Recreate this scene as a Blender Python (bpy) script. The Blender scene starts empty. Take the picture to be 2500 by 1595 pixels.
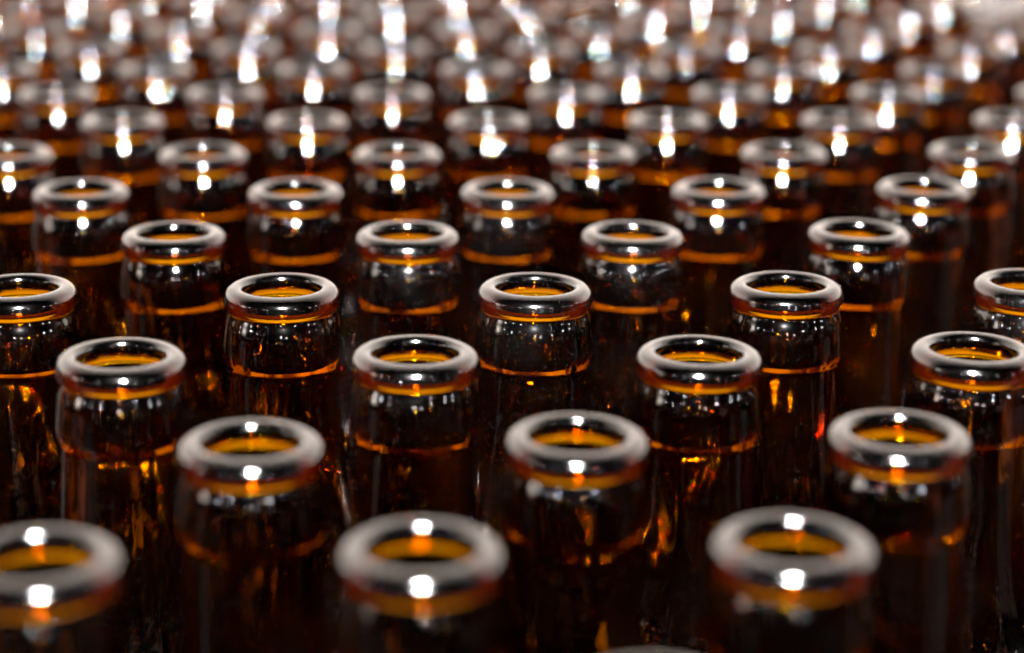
import bpy, math, random
from mathutils import Matrix, Vector, noise

scene = bpy.context.scene
col = scene.collection
MM = 0.001
RIM = 0.229                     # height of a bottle, rim above the floor

# ------------------------------------------------------------------ positions
# measured places of the bottles (mm, seen from a point on the floor below the camera);
# row: [(column, x, y), ...], the rows run away from the camera
SEEN = {
    0: [(-1, -72.9, 286.8), (0, -13.8, 292.1), (1, 45.1, 296.3)],
    1: [(-0.5, -46.6, 339.6), (0.5, 12.1, 344.9), (1.5, 71.5, 349.1)],
    2: [(-1, -79.4, 389.8), (0, -19.8, 394.3), (1, 38.8, 396.7), (2, 96.5, 401.0)],
    3: [(-1.5, -112.4, 439.9), (-0.5, -52.7, 442.6), (0.5, 5.2, 445.9), (1.5, 63.5, 450.1), (2.5, 121.3, 454.5)],
    4: [(-1, -85.6, 492.4), (0, -26.8, 495.3), (1, 30.5, 498.7), (2, 89.1, 503.3)],
    5: [(-1.5, -119.0, 540.1), (-0.5, -60.3, 543.5), (0.5, -1.6, 546.9), (1.5, 57.5, 551.3), (2.5, 115.8, 556.0)],
    6: [(-2, -150.7, 588.4), (-1, -93.3, 591.9), (0, -35.1, 595.5), (1, 24.0, 599.5), (2, 82.4, 603.8), (3, 140.8, 608.9)],
    7: [(-1.5, -126.7, 641.6), (-0.5, -67.5, 645.3), (0.5, -8.4, 649.1), (1.5, 50.4, 653.3), (2.5, 108.0, 657.3), (3.5, 166.2, 661.3)],
    8: [(-2, -158.7, 690.1), (-1, -100.9, 694.1), (0, -43.0, 698.1), (1, 18.1, 702.1), (2, 75.9, 706.1), (3, 133.0, 710.1)],
    9: [(-2.5, -190.4, 738.9), (-1.5, -133.6, 742.9), (-0.5, -75.4, 746.9), (0.5, -14.7, 750.9), (1.5, 43.7, 754.9), (2.5, 102.0, 758.9), (3.5, 160.1, 762.9)],
    10: [(-2, -168.3, 791.7), (-1, -106.7, 795.7), (0, -47.7, 799.7), (1, 10.2, 803.7), (2, 69.2, 807.7), (3, 127.3, 811.7), (4, 185.5, 815.7)],
    11: [(-2.5, -200.9, 840.5), (-1.5, -141.4, 844.5), (-0.5, -79.6, 848.5), (0.5, -21.3, 852.5), (1.5, 36.5, 856.5), (2.5, 95.9, 860.5), (3.5, 153.5, 864.5), (4.5, 211.6, 868.5)],
    12: [(-2, -174.9, 893.3), (-1, -115.2, 897.3), (0, -54.2, 901.3), (1, 5.5, 905.3), (2, 63.0, 909.3), (3, 121.3, 913.3), (4, 179.3, 917.3)],
    13: [(-2.5, -205.2, 942.1), (-1.5, -147.0, 946.1), (-0.5, -88.1, 950.1), (0.5, -27.9, 954.1), (1.5, 30.6, 958.1), (2.5, 88.2, 962.1), (3.5, 147.5, 966.1), (4.5, 205.1, 970.1)],
    14: [(-3, -238.6, 990.9), (-2, -179.9, 994.9), (-1, -120.6, 998.9), (0, -61.8, 1002.8), (1, -2.4, 1006.8), (2, 55.7, 1010.8), (3, 115.0, 1014.8), (4, 172.5, 1018.8), (5, 230.4, 1022.8)],
}
YAW = math.radians(3.8986); S = 58.80; X0, Y0 = -13.77, 291.84


def lattice(i, r):
    a = i * S; b = r * S * math.sqrt(3) / 2
    return (X0 + a * math.cos(YAW) - b * math.sin(YAW), Y0 + a * math.sin(YAW) + b * math.cos(YAW))


# ------------------------------------------------------------------ materials
def new_mat(name):
    m = bpy.data.materials.new(name); m.use_nodes = True
    nt = m.node_tree; nt.nodes.clear()
    return m, nt, nt.nodes, nt.links


def math_node(nt, op, a, b=None, clamp=False):
    n = nt.nodes.new('ShaderNodeMath'); n.operation = op; n.use_clamp = clamp
    for k, v in enumerate((a, b)):
        if v is None: continue
        if isinstance(v, (int, float)): n.inputs[k].default_value = v
        else: nt.links.new(v, n.inputs[k])
    return n.outputs[0]


def dusty(nt, vec, dust, base):
    N = nt.nodes; L = nt.links
    # dust: fine specks plus a thin uneven film
    v = N.new('ShaderNodeTexVoronoi'); v.inputs['Scale'].default_value = 2500
    L.new(vec, v.inputs['Vector'])
    n3 = N.new('ShaderNodeTexNoise'); n3.inputs['Scale'].default_value = 90; n3.inputs['Detail'].default_value = 2
    L.new(vec, n3.inputs['Vector'])
    speck = math_node(nt, 'LESS_THAN', v.outputs['Distance'], 0.12)
    sep = N.new('ShaderNodeSeparateColor'); L.new(v.outputs['Color'], sep.inputs[0])
    some = math_node(nt, 'GREATER_THAN', math_node(nt, 'ADD', sep.outputs[0], math_node(nt, 'MULTIPLY', n3.outputs[0], 0.5)), 1.2 - 0.3 * min(dust, 1.2))
    speck = math_node(nt, 'MULTIPLY', speck, some)
    film = math_node(nt, 'MULTIPLY', math_node(nt, 'POWER', n3.outputs[0], 3.0), 0.0005 * dust * dust)
    fac = math_node(nt, 'ADD', math_node(nt, 'MULTIPLY', speck, 0.03 + 0.04 * dust), math_node(nt, 'MULTIPLY', film, 0.3), True)
    dif = N.new('ShaderNodeBsdfDiffuse'); dif.inputs['Color'].default_value = (0.55, 0.50, 0.45, 1)
    mix = N.new('ShaderNodeMixShader')
    L.new(fac, mix.inputs[0]); L.new(base, mix.inputs[1]); L.new(dif.outputs[0], mix.inputs[2])
    # a greasy film that scatters the highlights widely
    gr = N.new('ShaderNodeBsdfAnisotropic' if hasattr(bpy.types, 'ShaderNodeBsdfAnisotropic') else 'ShaderNodeBsdfGlossy')
    gr.inputs['Roughness'].default_value = 0.42; gr.inputs['Color'].default_value = (0.95, 0.95, 1.0, 1)
    mg = N.new('ShaderNodeMixShader')
    L.new(film, mg.inputs[0]); L.new(mix.outputs[0], mg.inputs[1]); L.new(gr.outputs[0], mg.inputs[2])
    return mg.outputs[0]


def glass(name, rough, dust, wave=0.25, dens=1.0, green=0.725):
    """brown bottle glass: clear rough dielectric skin, the colour comes from absorption inside the wall"""
    m, nt, N, L = new_mat(name)
    out = N.new('ShaderNodeOutputMaterial')
    p = N.new('ShaderNodeBsdfGlass'); p.distribution = 'GGX'
    p.inputs['Color'].default_value = (1, 1, 1, 1)
    p.inputs['IOR'].default_value = 1.58
    p.inputs['Roughness'].default_value = rough
    tc = N.new('ShaderNodeTexCoord')
    oi = N.new('ShaderNodeObjectInfo')
    off = N.new('ShaderNodeVectorMath'); off.operation = 'ADD'
    L.new(tc.outputs['Object'], off.inputs[0]); L.new(oi.outputs['Location'], off.inputs[1])
    vec = off.outputs[0]
    # moulded unevenness of the glass, stretched along the bottle
    mp = N.new('ShaderNodeMapping'); mp.inputs['Scale'].default_value = (1, 1, 0.3)
    L.new(vec, mp.inputs[0])
    n1 = N.new('ShaderNodeTexNoise'); n1.inputs['Scale'].default_value = 160; n1.inputs['Detail'].default_value = 1
    L.new(mp.outputs[0], n1.inputs['Vector'])
    bump = N.new('ShaderNodeBump'); bump.inputs['Strength'].default_value = wave; bump.inputs['Distance'].default_value = 0.0012
    L.new(n1.outputs[0], bump.inputs['Height'])
    L.new(bump.outputs[0], p.inputs['Normal'])
    if dust is None: surf = p.outputs[0]
    else: surf = dusty(nt, vec, dust, p.outputs[0])
    # inside the glass, where two parts of one bottle join, there is no surface at all
    at = N.new('ShaderNodeAttribute'); at.attribute_name = 'joint'
    tr = N.new('ShaderNodeBsdfTransparent')
    mj = N.new('ShaderNodeMixShader')
    L.new(at.outputs['Fac'], mj.inputs[0]); L.new(surf, mj.inputs[1]); L.new(tr.outputs[0], mj.inputs[2])
    L.new(mj.outputs[0], out.inputs['Surface'])
    va = N.new('ShaderNodeVolumeAbsorption')
    va.inputs['Color'].default_value = (ABS[0], green, ABS[2], 1); va.inputs['Density'].default_value = ABS[3] * dens
    L.new(va.outputs[0], out.inputs['Volume'])
    return m


ABS = (0.888, 0.725, 0.0, 2000.0)


def glass_set(tag, k, d):
    return dict(lip=glass('amber_glass_lip_' + tag, 0.095 * k, d * 0.8, wave=0.13, dens=1.5, green=0.80),
                collar=glass('amber_glass_collar_' + tag, 0.06 * k, d, wave=0.14, dens=1.15, green=0.785),
                neck=glass('amber_glass_neck_' + tag, 0.05 * k, d * 0.55, wave=0.35, dens=0.95, green=0.735),
                body=glass('amber_glass_body_' + tag, 0.07 * k, None, wave=0.5, dens=2.4))  # extra density puts the darkness of the gaps into the body glass


SETS = [glass_set('clean', 1.0, 0.25), glass_set('worn', 1.1, 0.7), glass_set('dusty', 1.35, 2.2)]

# ------------------------------------------------------------------ bottle mesh
OUT = [(8.85, -2.6), (8.85, -1.4), (9.0, -0.62), (9.6, -0.12), (10.6, 0.0), (11.5, -0.16), (12.3, -0.62), (12.9, -1.35),
       (13.22, -2.25), (13.32, -3.05), (13.41, -3.28), (13.33, -3.5), (13.22, -4.1), (12.98, -4.6), (12.65, -4.95), (12.4, -5.12), (12.29, -5.27), (12.24, -5.6),
       (12.3, -6.0), (12.48, -6.6), (12.78, -7.5), (13.04, -8.5), (13.24, -9.5), (13.45, -11.0), (13.65, -13.0), (13.76, -15.0), (13.68, -16.2),
       (13.45, -17.1), (13.1, -17.85), (12.86, -18.5), (12.76, -19.5), (12.83, -22), (13.05, -28), (13.4, -34), (13.85, -40),
       (14.6, -47), (16.0, -54.5), (17.9, -60.5), (20.3, -66.5), (22.8, -72.5), (25.0, -78.5), (26.6, -85), (27.5, -93), (27.85, -102), (27.9, -115), (27.9, -150),
       (27.9, -190), (27.9, -216), (27.4, -223), (25.8, -227.3), (23.5, -228.8), (21.5, -228.6), (14, -226.8), (6, -225.8), (0.0, -225.6)]
INN = [(0.0, -220.5), (8, -221), (17, -222), (23, -222), (25.0, -219), (26.0, -212), (26.0, -190), (26.0, -150), (26.0, -115),
       (25.9, -102), (25.4, -93), (24.4, -85), (22.7, -78.5), (20.3, -72.5), (17.7, -66.5), (15.5, -60.5), (13.9, -54.5), (12.6, -47),
       (11.85, -40), (11.3, -34), (10.9, -28), (10.4, -19), (10.4, -12), (10.25, -8), (9.95, -6.2), (9.35, -4.6), (8.85, -2.6)]


def spline(pts, step):
    res = []
    n = len(pts)
    for k in range(n - 1):
        p0 = pts[max(k - 1, 0)]; p1 = pts[k]; p2 = pts[k + 1]; p3 = pts[min(k + 2, n - 1)]
        d = math.hypot(p2[0] - p1[0], p2[1] - p1[1])
        m = max(1, min(5, int(d / step)))
        # centripetal tangents scaled to the segment, so that uneven spacing does not overshoot
        d0 = max(1e-6, math.hypot(p1[0] - p0[0], p1[1] - p0[1])) if k > 0 else d
        d2 = max(1e-6, math.hypot(p3[0] - p2[0], p3[1] - p2[1])) if k < n - 2 else d
        t1 = [((p2[c] - p1[c]) * d0 / d + (p1[c] - p0[c]) * d / d0) / (d0 + d) * d if k > 0 else p2[c] - p1[c] for c in (0, 1)]
        t2 = [((p3[c] - p2[c]) * d / d2 + (p2[c] - p1[c]) * d2 / d) / (d + d2) * d if k < n - 2 else p2[c] - p1[c] for c in (0, 1)]
        for j in range(m):
            t = j / m; a = 2 * t**3 - 3 * t**2 + 1; b = t**3 - 2 * t**2 + t; c_ = -2 * t**3 + 3 * t**2; e = t**3 - t**2
            res.append(tuple(a * p1[c] + b * t1[c] + c_ * p2[c] + e * t2[c] for c in (0, 1)))
    res.append(pts[-1])
    return res


CUTS = [(-5.27, 'lip'), (-18.5, 'collar'), (-54.5, 'neck'), (-999, 'body')]
ANG = sorted([2 * math.pi * j / 112 for j in range(112) if all(abs(2 * math.pi * j / 112 - c) > 0.07 for c in (math.pi / 2, 3 * math.pi / 2))]
             + [c + d for c in (math.pi / 2, 3 * math.pi / 2) for d in (-.055, -.035, -.024, -.016, -.008, 0, .008, .016, .024, .035, .055)])
SEG = len(ANG)


def make_variant(seed):
    rnd = random.Random(seed)
    outer = spline(OUT, 0.45); inner = spline(INN, 1.2)
    prof = [(r, z, 0) for r, z in outer] + [(r, z, 1) for r, z in inner[1:-1]]
    # closed ring of profile points; on-axis points are kept at a tiny radius
    prof = [(max(r, 0.02), z, w) for r, z, w in prof]
    n = len(prof)
    verts = []
    off = Vector((rnd.uniform(-50, 50), rnd.uniform(-50, 50), rnd.uniform(-50, 50)))
    for (r, z, w) in prof:
        for j in range(SEG):
            a = ANG[j]
            rr = r
            if w == 1 and z < -3.5:
                # the blown inner face wanders much more than the moulded outer one
                amt = min(1.0, (-z - 3.5) / 20.0)
                nz = noise.noise(off + Vector((math.cos(a) * 1.3, math.sin(a) * 1.3, z * 0.035)))
                nz += 0.4 * noise.noise(off + Vector((math.cos(a) * 3.5, math.sin(a) * 3.5, z * 0.09)))
                rr += amt * 0.75 * nz
            elif w == 0 and r > 9.3:
                rr += 0.06 * noise.noise(off + Vector((math.cos(a) * 1.1, math.sin(a) * 1.1, z * 0.05 + 7)))
                if z < -2.0 and z > -120:           # the two seams of the mould
                    da = abs(math.cos(a)) * r
                    rr += 0.085 * math.exp(-(da / 0.17) ** 2)
            verts.append(Vector((rr * math.cos(a), rr * math.sin(a), z)) * MM)
    faces = []
    for k in range(n):
        k2 = (k + 1) % n
        for j in range(SEG):
            j2 = (j + 1) % SEG
            faces.append((k * SEG + j, k * SEG + j2, k2 * SEG + j2, k2 * SEG + j))
    # faces that would close the tube at the axis (outer base centre to inner base centre) are dropped
    def is_axis(f): return all(math.hypot(verts[v].x, verts[v].y) < 0.00006 for v in f)
    faces = [f for f in faces if not is_axis(f)]
    normals = [Vector((0, 0, 0)) for _ in verts]
    for f in faces:
        a, b, c, d = (verts[v] for v in f)
        nn = (c - a).cross(d - b)
        for v in f: normals[v] += nn
    # outward check on the widest point of the lip
    kk = max(range(len(outer)), key=lambda q: outer[q][0] if outer[q][1] > -4 else 0)
    v = kk * SEG
    flip = normals[v].dot(Vector((verts[v].x, verts[v].y, 0))) < 0
    if flip:
        faces = [tuple(reversed(f)) for f in faces]; normals = [-q for q in normals]
    normals = [q.normalized() if q.length > 0 else Vector((0, 0, 1)) for q in normals]
    # every part is a closed solid of its own; the faces where parts join are marked
    nout = len(outer)
    zo = [q[1] for q in prof]
    res = {}
    lims = [99.0] + [c[0] for c in CUTS]
    def nearest(zc, lo, hi): return min(range(lo, hi), key=lambda q: abs(zo[q] - zc) + (50 if prof[q][0] < 1 else 0))
    kin = n - 1
    oc = [nearest(c[0], 3, nout - 3) for c in CUTS[:-1]]
    ic = [nearest(c[0], nout + 1, n) for c in CUTS[:-1]]
    for q, (lim, part) in enumerate(CUTS):
        # rings of this part: outer from o0 down to o1, inner from i1 up to i0
        o0 = 0 if q == 0 else oc[q - 1]
        i0 = n - 1 if q == 0 else ic[q - 1]
        if q < len(CUTS) - 1:
            rings = list(range(o0, oc[q] + 1)) + list(range(ic[q], i0 + 1))
            cut_at = oc[q] - o0                       # ring index of the lower joint
        else:
            rings = list(range(o0, i0 + 1)); cut_at = None
        gap = 0.000006
        vs, ns = [], []
        for t, rg in enumerate(rings):
            dz = 0.0
            if q > 0 and (t == 0 or t == len(rings) - 1): dz = -gap
            if cut_at is not None and t in (cut_at, cut_at + 1): dz = gap
            for j in range(SEG):
                vv = verts[rg * SEG + j]
                vs.append(Vector((vv.x, vv.y, vv.z + dz))); ns.append(normals[rg * SEG + j])
        fs, joint = [], []
        m_ = len(rings)
        for t in range(m_):
            t2 = (t + 1) % m_
            is_joint = (cut_at is not None and t == cut_at) or (t2 == 0 and q > 0)
            if all(prof[rings[x]][0] < 0.05 for x in (t, t2)): continue
            for j in range(SEG):
                j2 = (j + 1) % SEG
                f = (t * SEG + j, t * SEG + j2, t2 * SEG + j2, t2 * SEG + j)
                fs.append(tuple(reversed(f)) if flip else f); joint.append(1.0 if is_joint else 0.0)
        me = bpy.data.meshes.new(part)
        me.from_pydata(vs, [], fs)
        me.polygons.foreach_set('use_smooth', [g < 0.5 for g in joint])
        me.update()
        at = me.attributes.new('joint', 'FLOAT', 'FACE'); at.data.foreach_set('value', joint)
        cn = []
        for f, g in zip(fs, joint):
            if g > 0.5:
                a_, b_, c_ = vs[f[0]], vs[f[1]], vs[f[2]]
                fn = (b_ - a_).cross(c_ - a_).normalized(); cn += [fn] * 4
            else: cn += [ns[v] for v in f]
        me.normals_split_custom_set(cn)
        res[part] = me
    return res


VARIANTS = [make_variant(s) for s in (3, 11, 27, 42)]
PARTS = ('lip', 'collar', 'neck', 'body')
for q, V in enumerate(VARIANTS):
    for part in PARTS: V[part].materials.append(SETS[0][part])

ORD = ['front', 'second', 'third', 'fourth', 'fifth', 'sixth', 'seventh', 'eighth', 'ninth', 'tenth', 'eleventh', 'twelfth',
       'thirteenth', 'fourteenth', 'fifteenth', 'sixteenth']
protos = {}


def place_bottle(x, y, label, rs, dust=0, rot=None, group='open brown beer bottles standing in staggered rows'):
    rot = rs.uniform(0, 2 * math.pi) if rot is None else rot
    v = rs.randrange(len(VARIANTS))
    e = bpy.data.objects.new('beer_bottle', None); col.objects.link(e)
    e.empty_display_size = 0.02
    tx, ty = rs.gauss(0, 0.006), rs.gauss(0, 0.005)          # hardly any bottle stands quite upright
    m = Matrix.Rotation(tx, 3, 'X') @ Matrix.Rotation(ty, 3, 'Y') @ Matrix.Rotation(rot, 3, 'Z')
    top = m @ Vector((0, 0, RIM))
    e.location = (x * MM - top.x, y * MM - top.y, 0.0); e.rotation_euler = m.to_euler()
    e['label'] = label; e['category'] = 'bottle'; e['group'] = group
    for part in PARTS:
        if (v, part) not in protos:
            o = bpy.data.objects.new(part, VARIANTS[v][part]); protos[(v, part)] = o
        else:
            o = protos[(v, part)].copy()
        col.objects.link(o); o.parent = e; o.location = (0, 0, RIM)
        if dust:
            o.material_slots[0].link = 'OBJECT'; o.material_slots[0].material = SETS[dust][part]
        else:
            o.material_slots[0].link = 'OBJECT'; o.material_slots[0].material = SETS[0][part]
    return e


def describe(r, k, n):
    """k-th of the n bottles of row r that the picture shows, from the left"""
    row = ORD[r] + ' row'
    if k == 0: pos = 'leftmost'
    elif k == n - 1: pos = 'rightmost'
    elif n % 2 == 1 and k == n // 2: pos = 'middle'
    elif k < n / 2: pos = ['', 'second', 'third', 'fourth', 'fifth'][k] + ' from left'
    else: pos = ['', 'second', 'third', 'fourth', 'fifth'][n - 1 - k] + ' from right'
    look = ('large blurred' if r < 1 else 'slightly blurred' if r < 2 else 'sharp' if r < 4 else 'softly blurred' if r < 6
            else 'blurred' if r < 9 else 'far blurred')
    return '%s open brown glass bottle, %s in the %s from the front' % (look, pos, row) if r else \
        'large blurred open brown glass bottle, %s in the front row' % pos


DUST = {(3, 0.5): 2, (3, 1.5): 1, (3, 2.5): 2, (4, 0): 2, (4, 1): 2, (2, 0): 1, (3, -0.5): 1, (3, -1.5): 1, (5, .5): 2, (2, 2): 1, (5, 2.5): 1}
rs = random.Random(5)
taken = set()
for r in sorted(SEEN):
    row = sorted(SEEN[r])
    for k, (i, x, y) in enumerate(row):
        taken.add((r, i))
        place_bottle(x, y, describe(r, k, len(row)), rs, DUST.get((r, i), 0 if rs.random() < .6 else 1))
place_bottle(20.0, 242.3, 'brown glass bottle whose rim just enters at the bottom edge of the photo', rs)
taken.add((-1, 0.5)); taken.add((-1, -0.5)); taken.add((-1, 1.5))     # gaps in the pack beside it
# the same pack goes on beyond the frame
for r in range(-3, 17):
    z = 0.0 if r % 2 == 0 else 0.5
    for q in range(-8, 9):
        i = q + z
        if (r, i) in taken: continue
        x, y = lattice(i, r)
        half = y * 0.255 + (75 if r < 14 else 45)
        if y < 110 or abs(x) > half: continue
        where = ('behind the last row in view' if r > 14 else 'in front of the nearest row, below the frame' if r < 0
                 else 'just beyond the left edge of the frame' if x < 0 else 'just beyond the right edge of the frame')
        place_bottle(x + rs.uniform(-.5, .5), y + rs.uniform(-.5, .5), 'open brown glass bottle ' + where, rs)

# ------------------------------------------------------------------ floor
m, nt, N, L = new_mat('dark_floor')
out = N.new('ShaderNodeOutputMaterial'); p = N.new('ShaderNodeBsdfPrincipled')
nz = N.new('ShaderNodeTexNoise'); nz.inputs['Scale'].default_value = 30; nz.inputs['Detail'].default_value = 6
cr = N.new('ShaderNodeValToRGB'); cr.color_ramp.elements[0].color = (0.02, 0.018, 0.016, 1); cr.color_ramp.elements[1].color = (0.05, 0.045, 0.04, 1)
L.new(nz.outputs[0], cr.inputs[0]); L.new(cr.outputs[0], p.inputs['Base Color']); p.inputs['Roughness'].default_value = 0.6
L.new(p.outputs[0], out.inputs[0])
me = bpy.data.meshes.new('floor')
me.from_pydata([(-3, -1, 0), (3, -1, 0), (3, 5, 0), (-3, 5, 0)], [], [(0, 1, 2, 3)])
me.materials.append(m)
fl = bpy.data.objects.new('floor', me); col.objects.link(fl); fl['kind'] = 'structure'

# crumpled film rising behind the far bottles
m, nt, N, L = new_mat('clear_shrink_film')
out = N.new('ShaderNodeOutputMaterial'); p = N.new('ShaderNodeBsdfPrincipled')
p.inputs['Base Color'].default_value = (0.75, 0.70, 0.66, 1); p.inputs['Roughness'].default_value = 0.35
tr = N.new('ShaderNodeBsdfTransparent'); mx = N.new('ShaderNodeMixShader'); mx.inputs[0].default_value = 0.12
L.new(tr.outputs[0], mx.inputs[1]); L.new(p.outputs[0], mx.inputs[2]); L.new(mx.outputs[0], out.inputs[0])
nu, nv = 60, 40
vs, fs = [], []
for side in (0, 1):
    for a in range(nu):
        for b in range(nv):
            u_, v_ = a / (nu - 1), b / (nv - 1)
            X_ = 203 + 95 * u_; edge = 8 + 20 * abs(u_ - 0.55) * 2 - 6 * math.sin(7 * u_)
            Z_ = -15 + edge * 0.4 + 70 * v_
            Y_ = 968 + 14 * noise.noise(Vector((u_ * 5, v_ * 4, 3))) + 5 * noise.noise(Vector((u_ * 15, v_ * 13, 9))) + 0.15 * side
            vs.append((X_ * MM, Y_ * MM, RIM + Z_ * MM))
idx = lambda s_, a, b: s_ * nu * nv + a * nv + b
for a in range(nu - 1):
    for b in range(nv - 1):
        fs.append((idx(0, a, b), idx(0, a + 1, b), idx(0, a + 1, b + 1), idx(0, a, b + 1)))
        fs.append((idx(1, a, b), idx(1, a, b + 1), idx(1, a + 1, b + 1), idx(1, a + 1, b)))
for a in range(nu - 1):
    for b in (0, nv - 1): fs.append((idx(0, a, b), idx(1, a, b), idx(1, a + 1, b), idx(0, a + 1, b)))
for b in range(nv - 1):
    for a in (0, nu - 1): fs.append((idx(0, a, b), idx(0, a, b + 1), idx(1, a, b + 1), idx(1, a, b)))
me = bpy.data.meshes.new('plastic_film'); me.from_pydata(vs, [], fs); me.polygons.foreach_set('use_smooth', [True] * len(fs)); me.materials.append(m)
fm = bpy.data.objects.new('plastic_film', me); col.objects.link(fm)
fm['label'] = 'pale crumpled plastic film, far blurred, in the top right corner above the bottles'; fm['category'] = 'plastic film'

# ------------------------------------------------------------------ light of the hall
w = bpy.data.worlds.new('World'); scene.world = w; w.use_nodes = True
w.cycles.sampling_method = 'NONE'
nt = w.node_tree; N = nt.nodes; L = nt.links; N.clear()
wo = N.new('ShaderNodeOutputWorld'); bg = N.new('ShaderNodeBackground'); L.new(bg.outputs[0], wo.inputs[0])
tc = N.new('ShaderNodeTexCoord'); sx = N.new('ShaderNodeSeparateXYZ'); L.new(tc.outputs['Generated'], sx.inputs[0])
X, Y, Z = sx.outputs
# brighter towards the far end of the hall, dimmer behind the camera, dark below the horizon
t = math_node(nt, 'ADD', math_node(nt, 'MULTIPLY', Z, 0.17), math_node(nt, 'MULTIPLY', Y, 0.8))
fwd = math_node(nt, 'MULTIPLY', math_node(nt, 'SUBTRACT', t, 0.10), 1.9, True)
up = math_node(nt, 'MULTIPLY', math_node(nt, 'ADD', Z, 0.02), 12.0, True)
val = math_node(nt, 'ADD', math_node(nt, 'MULTIPLY', fwd, 2.65), 0.0)
# window bands low at both sides, plus an added glow ahead brightening the amber
def lobe(ax, ay, az, sharp, amp):
    d = Vector((ax, ay, az)).normalized()
    dp = N.new('ShaderNodeVectorMath'); dp.operation = 'DOT_PRODUCT'; L.new(tc.outputs['Generated'], dp.inputs[0])
    dp.inputs[1].default_value = d
    q = math_node(nt, 'MAXIMUM', dp.outputs['Value'], 0.0)
    return math_node(nt, 'MULTIPLY', math_node(nt, 'POWER', q, sharp), amp)
for l in (lobe(0, 0.8, 0.6, 8, 0.9), lobe(-1, 0.45, 0.30, 16, 2.6), lobe(1, 0.55, 0.30, 16, 2.0), lobe(-1, -0.25, 0.12, 300, 14)):
    val = math_node(nt, 'ADD', val, l)
val = math_node(nt, 'MULTIPLY', val, up)
cc = N.new('ShaderNodeCombineColor')
L.new(math_node(nt, 'MULTIPLY', val, 1.0), cc.inputs[0]); L.new(math_node(nt, 'MULTIPLY', val, 0.86), cc.inputs[1]); L.new(math_node(nt, 'MULTIPLY', val, 0.765), cc.inputs[2])
L.new(cc.outputs[0], bg.inputs[0]); bg.inputs[1].default_value = 1.0

# ------------------------------------------------------------------ camera
F, H, PITCH, ROLL = 4909.3, 123.56, math.radians(16.6963), math.radians(-0.6629)
c, s = math.cos(PITCH), math.sin(PITCH)
R = Vector((1, 0, 0)); U = Vector((0, s, c)); B = Vector((0, -c, s))
R2 = R * math.cos(ROLL) - U * math.sin(ROLL); U2 = R * math.sin(ROLL) + U * math.cos(ROLL)
cam = bpy.data.cameras.new('camera'); co = bpy.data.objects.new('camera', cam); col.objects.link(co)
M = Matrix((R2, U2, B)).transposed().to_4x4(); M.translation = (0, 0, RIM + H * MM)
co.matrix_world = M
cam.sensor_width = 36.0; cam.lens = F / 2500 * 36.0
cam.clip_start = 0.01; cam.clip_end = 60
cam.dof.use_dof = True; cam.dof.focus_distance = 0.450; cam.dof.aperture_fstop = 6.9
scene.camera = co

# flash above the lens
fd = bpy.data.lights.new('flash', 'AREA'); fd.shape = 'DISK'; fd.size = 0.078; fd.spread = math.radians(140); fd.energy = 30; fd.color = (1.0, 0.97, 0.95)
fo = bpy.data.objects.new('flash', fd); col.objects.link(fo)
fo.location = (0.004, -0.02, RIM + 0.235)
fo.rotation_euler = (Vector((0, 1.05, RIM)) - fo.location).to_track_quat('-Z', 'Y').to_euler()

# added unseen lamps around the camera, standing in for glints of neighbouring rims
for az, el, e in ((1, 8.0, 1.0), (-29, 12, 1.5), (31, 11.5, 1.7), (-61, 10, 1.0), (59, 10.5, 1.3), (-88, 14, 1.4), (91, 15, 1.6), (13, 7.0, .6), (-100, 19, 1.2), (-46, 9, .6), (75, 9, .6)):
    hd = bpy.data.lights.new('glint_lamp', 'POINT'); hd.shadow_soft_size = 0.055; hd.energy = 6.5 * e; hd.color = (0.93, 0.96, 1.0)
    ho = bpy.data.objects.new('glint_lamp', hd); col.objects.link(ho)
    a_, b_ = math.radians(az), math.radians(el)
    ho.location = (3.0 * math.sin(a_) * math.cos(b_), 0.5 - 3.0 * math.cos(a_) * math.cos(b_), RIM + 3.0 * math.sin(b_))

# ------------------------------------------------------------------ render
scene.view_settings.view_transform = 'Standard'; scene.view_settings.look = 'None'
scene.view_settings.exposure = 0; scene.view_settings.gamma = 1
cy = scene.cycles
cy.max_bounces = 12; cy.transmission_bounces = 12; cy.glossy_bounces = 8; cy.diffuse_bounces = 1; cy.transparent_max_bounces = 24
cy.sample_clamp_direct = 0; cy.sample_clamp_indirect = 300
cy.caustics_reflective = True; cy.caustics_refractive = True; cy.blur_glossy = 0.0
cy.use_adaptive_sampling = True; cy.adaptive_threshold = 0.04; cy.adaptive_min_samples = 40
cy.use_denoising = True; cy.denoiser = 'OPENIMAGEDENOISE'; cy.denoising_input_passes = 'RGB_ALBEDO_NORMAL'
